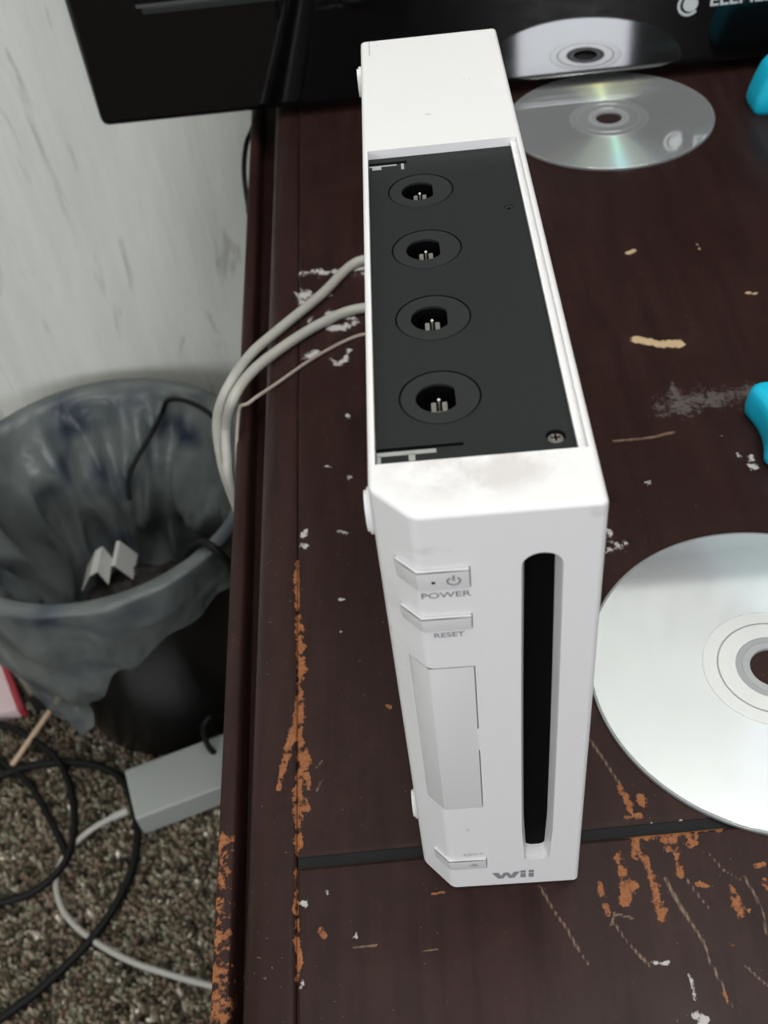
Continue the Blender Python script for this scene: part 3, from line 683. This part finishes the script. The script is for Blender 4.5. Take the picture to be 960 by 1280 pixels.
for i in range(NT_):
    th = 2*math.pi*i/NT_; c_, s_ = math.cos(th), math.sin(th); hh = hem(th)+.8*noise.noise(Vector((c_*4, s_*4, 3)))
    for j in range(nin+1):       # inside, from the bottom up
        k = j/nin; z = FZ+3+(RZ+.55-FZ-3)*k
        rad = (RB-.6)+(RR-.45-(RB-.6))*k
        if j == 0: rad *= .15
        elif j == 1: rad *= .65
        elif j == 2: rad *= .9
        amp = 2.6*math.sin(math.pi*min(1, k*1.02))**.7 if k < 1 else 0
        rad -= max(-.1, amp*(fold(th, z*.07+th*.6, 1.7)*.75+.5))
        V.append((BX+rad*c_, BY+rad*s_, z))
    for j in range(1, nout+1):   # over the rim and down outside
        k = j/nout; z = RZ+.55-hh*max(0, k-.06); zz = min(1, (RZ-z)/(RZ-FZ)) if z < RZ else 0
        rad = RR+.65-(RR-RB)*zz*.80
        amp = min(1, k*2.2)*(1.1 if hh > 10 else .8)
        rad += max(-.05, amp*(fold(th, z*.10, 8.3)*.7+.35))
        V.append((BX+rad*c_, BY+rad*s_, max(z, FZ+.6)))
nn = nin+1+nout
for i in range(NT_):
    a_, b_ = i*nn, ((i+1) % NT_)*nn
    for j in range(nn-1): Fc.append((a_+j, b_+j, b_+j+1, a_+j+1))
Fc.append(tuple(i*nn for i in range(NT_))[::-1])
obj('bin_liner', (V, Fc), 'bag_plastic', bb, 180)
cable('drawstring', 'black cord hanging down the far inside of the bin liner', [(-28.07, 52.2, -33.91), (-27.95, 53.2, -32.42), (-27.09, 54.4, -31.24), (-25.7, 56.0, -30.0), (-24.64, 58.0, -29.06), (-23.44, 57.03, -27.0), (-21.67, 56.46, -26.9), (-19.61, 54.61, -26.9), (-17.81, 51.66, -27.0)], .22, 'cable_black')
cable('black_cord', 'short black cord hooked over the front right rim of the bin', [(-21.44, 41.34, -31.0), (-19.97, 40.29, -28.2), (-18.71, 39.77, -26.9), (-17.55, 39.14, -27.4), (-16.84, 38.91, -29.5), (-17.15, 38.83, -33.0), (-18.08, 38.96, -38.0), (-18.24, 39.39, -41.0)], .3, 'cable_black')
bm = bmesh.new(); bmesh.ops.create_icosphere(bm, subdivisions=5, radius=1)
for v_ in bm.verts:
    q = v_.co.copy(); n_ = 1+.22*noise.fractal(q*2.1, 1, 2, 4)-.25*abs(noise.noise(q*3.4))
    v_.co = Vector((BX-.8+q.x*5.6*n_, BY+.8+q.y*5.6*n_, -46.2+q.z*5.4*n_))
tag(obj('crumpled_bag', bm, 'dark_card', None, 180, origin=(BX-.8, BY+.8, -51)), 'dark crumpled rubbish at the bottom of the lined bin', 'rubbish')
bm = bmesh.new()
fold_pts = [(-2.6, 0, .2), (-1.4, .2, 1.9), (-.7, .1, 2.1), (-.1, 0, .4), (.6, .1, 2.3), (1.0, .15, 2.4), (2.0, -.1, .1)]
lo = []; 
for k, (a_, b_, c_) in enumerate(fold_pts):
    for dy in (-1.5-.25*(k % 2), 1.3+.3*((k+1) % 2)):
        for dz in (-.04, .04): lo.append(bm.verts.new((-31.6+a_, 51.0+b_+dy+.25*a_, -42.0+c_+dz)))
for k in range(len(fold_pts)-1):
    q = lo[4*k:4*k+8]
    for i4 in ((0, 4, 6, 2), (1, 3, 7, 5), (0, 1, 5, 4), (2, 6, 7, 3)): bm.faces.new([q[i] for i in i4])
bm.faces.new([lo[i] for i in (0, 2, 3, 1)]); bm.faces.new([lo[-4+i] for i in (0, 1, 3, 2)])
tag(obj('paper_scrap', bm, 'paper', None, origin=(-31.6, 51, -42)), 'folded white paper scrap lying inside the lined bin', 'paper')


# ================================================================ on the carpet
cable('black_cord', 'long black cable curving round the power adapter across the carpet', [(-45.55, 36.74, -54.4), (-43.91, 37.86, -54.4), (-41.04, 38.73, -54.4), (-37.98, 38.83, -54.4), (-34.82, 38.24, -54.4), (-32.31, 36.8, -54.4), (-30.83, 34.42, -54.4), (-29.86, 31.24, -54.4), (-29.8, 27.9, -54.4), (-30.63, 25.13, -54.4), (-31.97, 22.51, -54.4), (-34.0, 20.03, -54.4), (-36.48, 17.67, -54.4), (-39.28, 15.7, -54.4)], .37, 'cable_black', 'black cables on the carpet')
cable('black_cord', 'black cable bending round in a hook at the far left of the carpet', [(-46.75, 43.56, -54.1), (-43.8, 42.87, -54.1), (-41.04, 41.05, -54.1), (-38.52, 38.95, -54.1), (-36.72, 35.9, -54.1), (-35.66, 32.27, -54.1), (-35.67, 29.25, -54.1), (-36.88, 27.16, -54.1), (-38.85, 25.88, -54.1), (-42.17, 25.19, -54.1)], .34, 'cable_black', 'black cables on the carpet')
cable('black_cord', 'short black cable end lying between the two curved black cables', [(-46.13, 40.59, -54.4), (-43.37, 38.83, -54.4), (-40.73, 36.62, -54.4), (-38.4, 33.4, -54.4), (-36.52, 30.57, -54.4), (-35.8, 29.04, -54.4)], .32, 'cable_black', 'black cables on the carpet')
AD = {'A': (-31.17, 36.16, -52.0), 'B': (-24.1, 38.65, -52.0), 'C': (-29.48, 31.12, -52.0)}
AC1 = [(-30.62, 32.74, -53.2), (-32.12, 32.37, -53.6), (-34.31, 31.46, -54.2), (-36.08, 29.62, -54.5), (-36.46, 27.17, -54.5), (-35.22, 24.43, -54.5), (-32.61, 22.12, -54.5), (-29.08, 20.1, -54.5), (-25.28, 18.68, -54.5), (-21.61, 17.55, -54.5), (-17.7, 16.24, -54.5)]
AC2 = [(-22.47, 37.39, -53.6), (-23.27, 37.26, -51.2), (-23.28, 37.49, -48.5), (-22.67, 37.95, -47.5), (-22.01, 38.88, -48.0), (-21.35, 40.45, -50.5), (-20.7, 41.96, -54.3)]
STK = [(-42.9, 38.76, -54.2), (-39.44, 45.51, -53.4)]
RED = [(-47.08, 52.71, -53.4), (-42.75, 44.6, -53.4), (-45.09, 44.34, -53.4), (-51.79, 61.24, -53.4)]
CRT = [(-46.67, 53.16, -52.0), (-41.23, 45.65, -52.0), (-51.83, 60.08, -52.0)]
ad = thing('power_adapter', 'grey box-shaped power adapter with a light grey cord, lying on the carpet', 'power adapter', (-26.5, 34.5, FZ))
A_ = Vector(AD['A']); ux = (Vector(AD['B'])-A_); ux.z = 0; ux.normalize(); uy = Vector((ux.y, -ux.x, 0))
bm = bmesh.new(); box(bm, 0, 9.6, 0, 5.3, FZ+.05, FZ+3.0, bev=.22, seg=3)
for v_ in bm.verts:
    p_ = A_+ux*v_.co.x+uy*v_.co.y; v_.co = Vector((p_.x, p_.y, v_.co.z))
abody = obj('adapter_body', bm, 'adapter_grey', ad, 40); wn(abody)
obj('output_cord', tube(AC1, .27), 'cable_grey', ad, 180)
obj('strain_relief', tube([AC1[0], tuple((Vector(AC1[0])+Vector(AC1[1]))/2), AC1[1]], .36), 'cable_grey', ad, 180)
obj('mains_cord', tube(AC2, .27), 'cable_black', ad, 180)
o = obj('wooden_stick', tube([STK[0], tuple((Vector(STK[0])+Vector(STK[1]))/2), STK[1]], .27, 8), 'stick_wood', None, 60, origin=STK[0])
tag(o, 'short pale wooden stick lying on the carpet against the bin', 'stick')
pk = thing('red_package', 'pink and red package corner on the carpet at the left edge', 'package', (-47, 47, FZ))
p1 = Vector(RED[1]); e1 = (Vector(RED[0])-p1).normalized(); e2 = (Vector(RED[2])-p1).normalized()
def pgram(p, a, la, b, lb, z0, z1, bev=.15):
    bm = bmesh.new(); c = [p, p+a*la, p+a*la+b*lb, p+b*lb]
    prism(bm, [(q.x, q.y) for q in c], z0, z1)
    if bev: bmesh.ops.bevel(bm, geom=bm.edges[:], offset=bev, segments=2, affect='EDGES')
    return bm
obj('package_body', pgram(p1+e2*.5, e1, 11.5, e2, 8, FZ, -53.45), 'pink_card', pk)
obj('red_border', pgram(p1, e1, 11.5, e2, .85, FZ, -53.4), 'red_print', pk)
bd = thing('dark_board', 'dark board with a pale top edge standing between bin and red package', 'board', (-45, 52, FZ))
q0 = Vector(CRT[1]); q1 = Vector(CRT[2]); e1 = (q1-q0); e1.z = 0; ln = e1.length; e1.normalize(); e2 = Vector((e1.y, -e1.x, 0))
if e2.x > 0: e2 = -e2
obj('board_panel', pgram(q0, e1, ln-2, e2, 1.1, FZ, -52.4, .05), 'dark_card', bd)
obj('board_edge', pgram(q0+e2*.35, e1, ln-2, e2, .5, -52.5, -52.0, .08), 'tan_edge', bd)
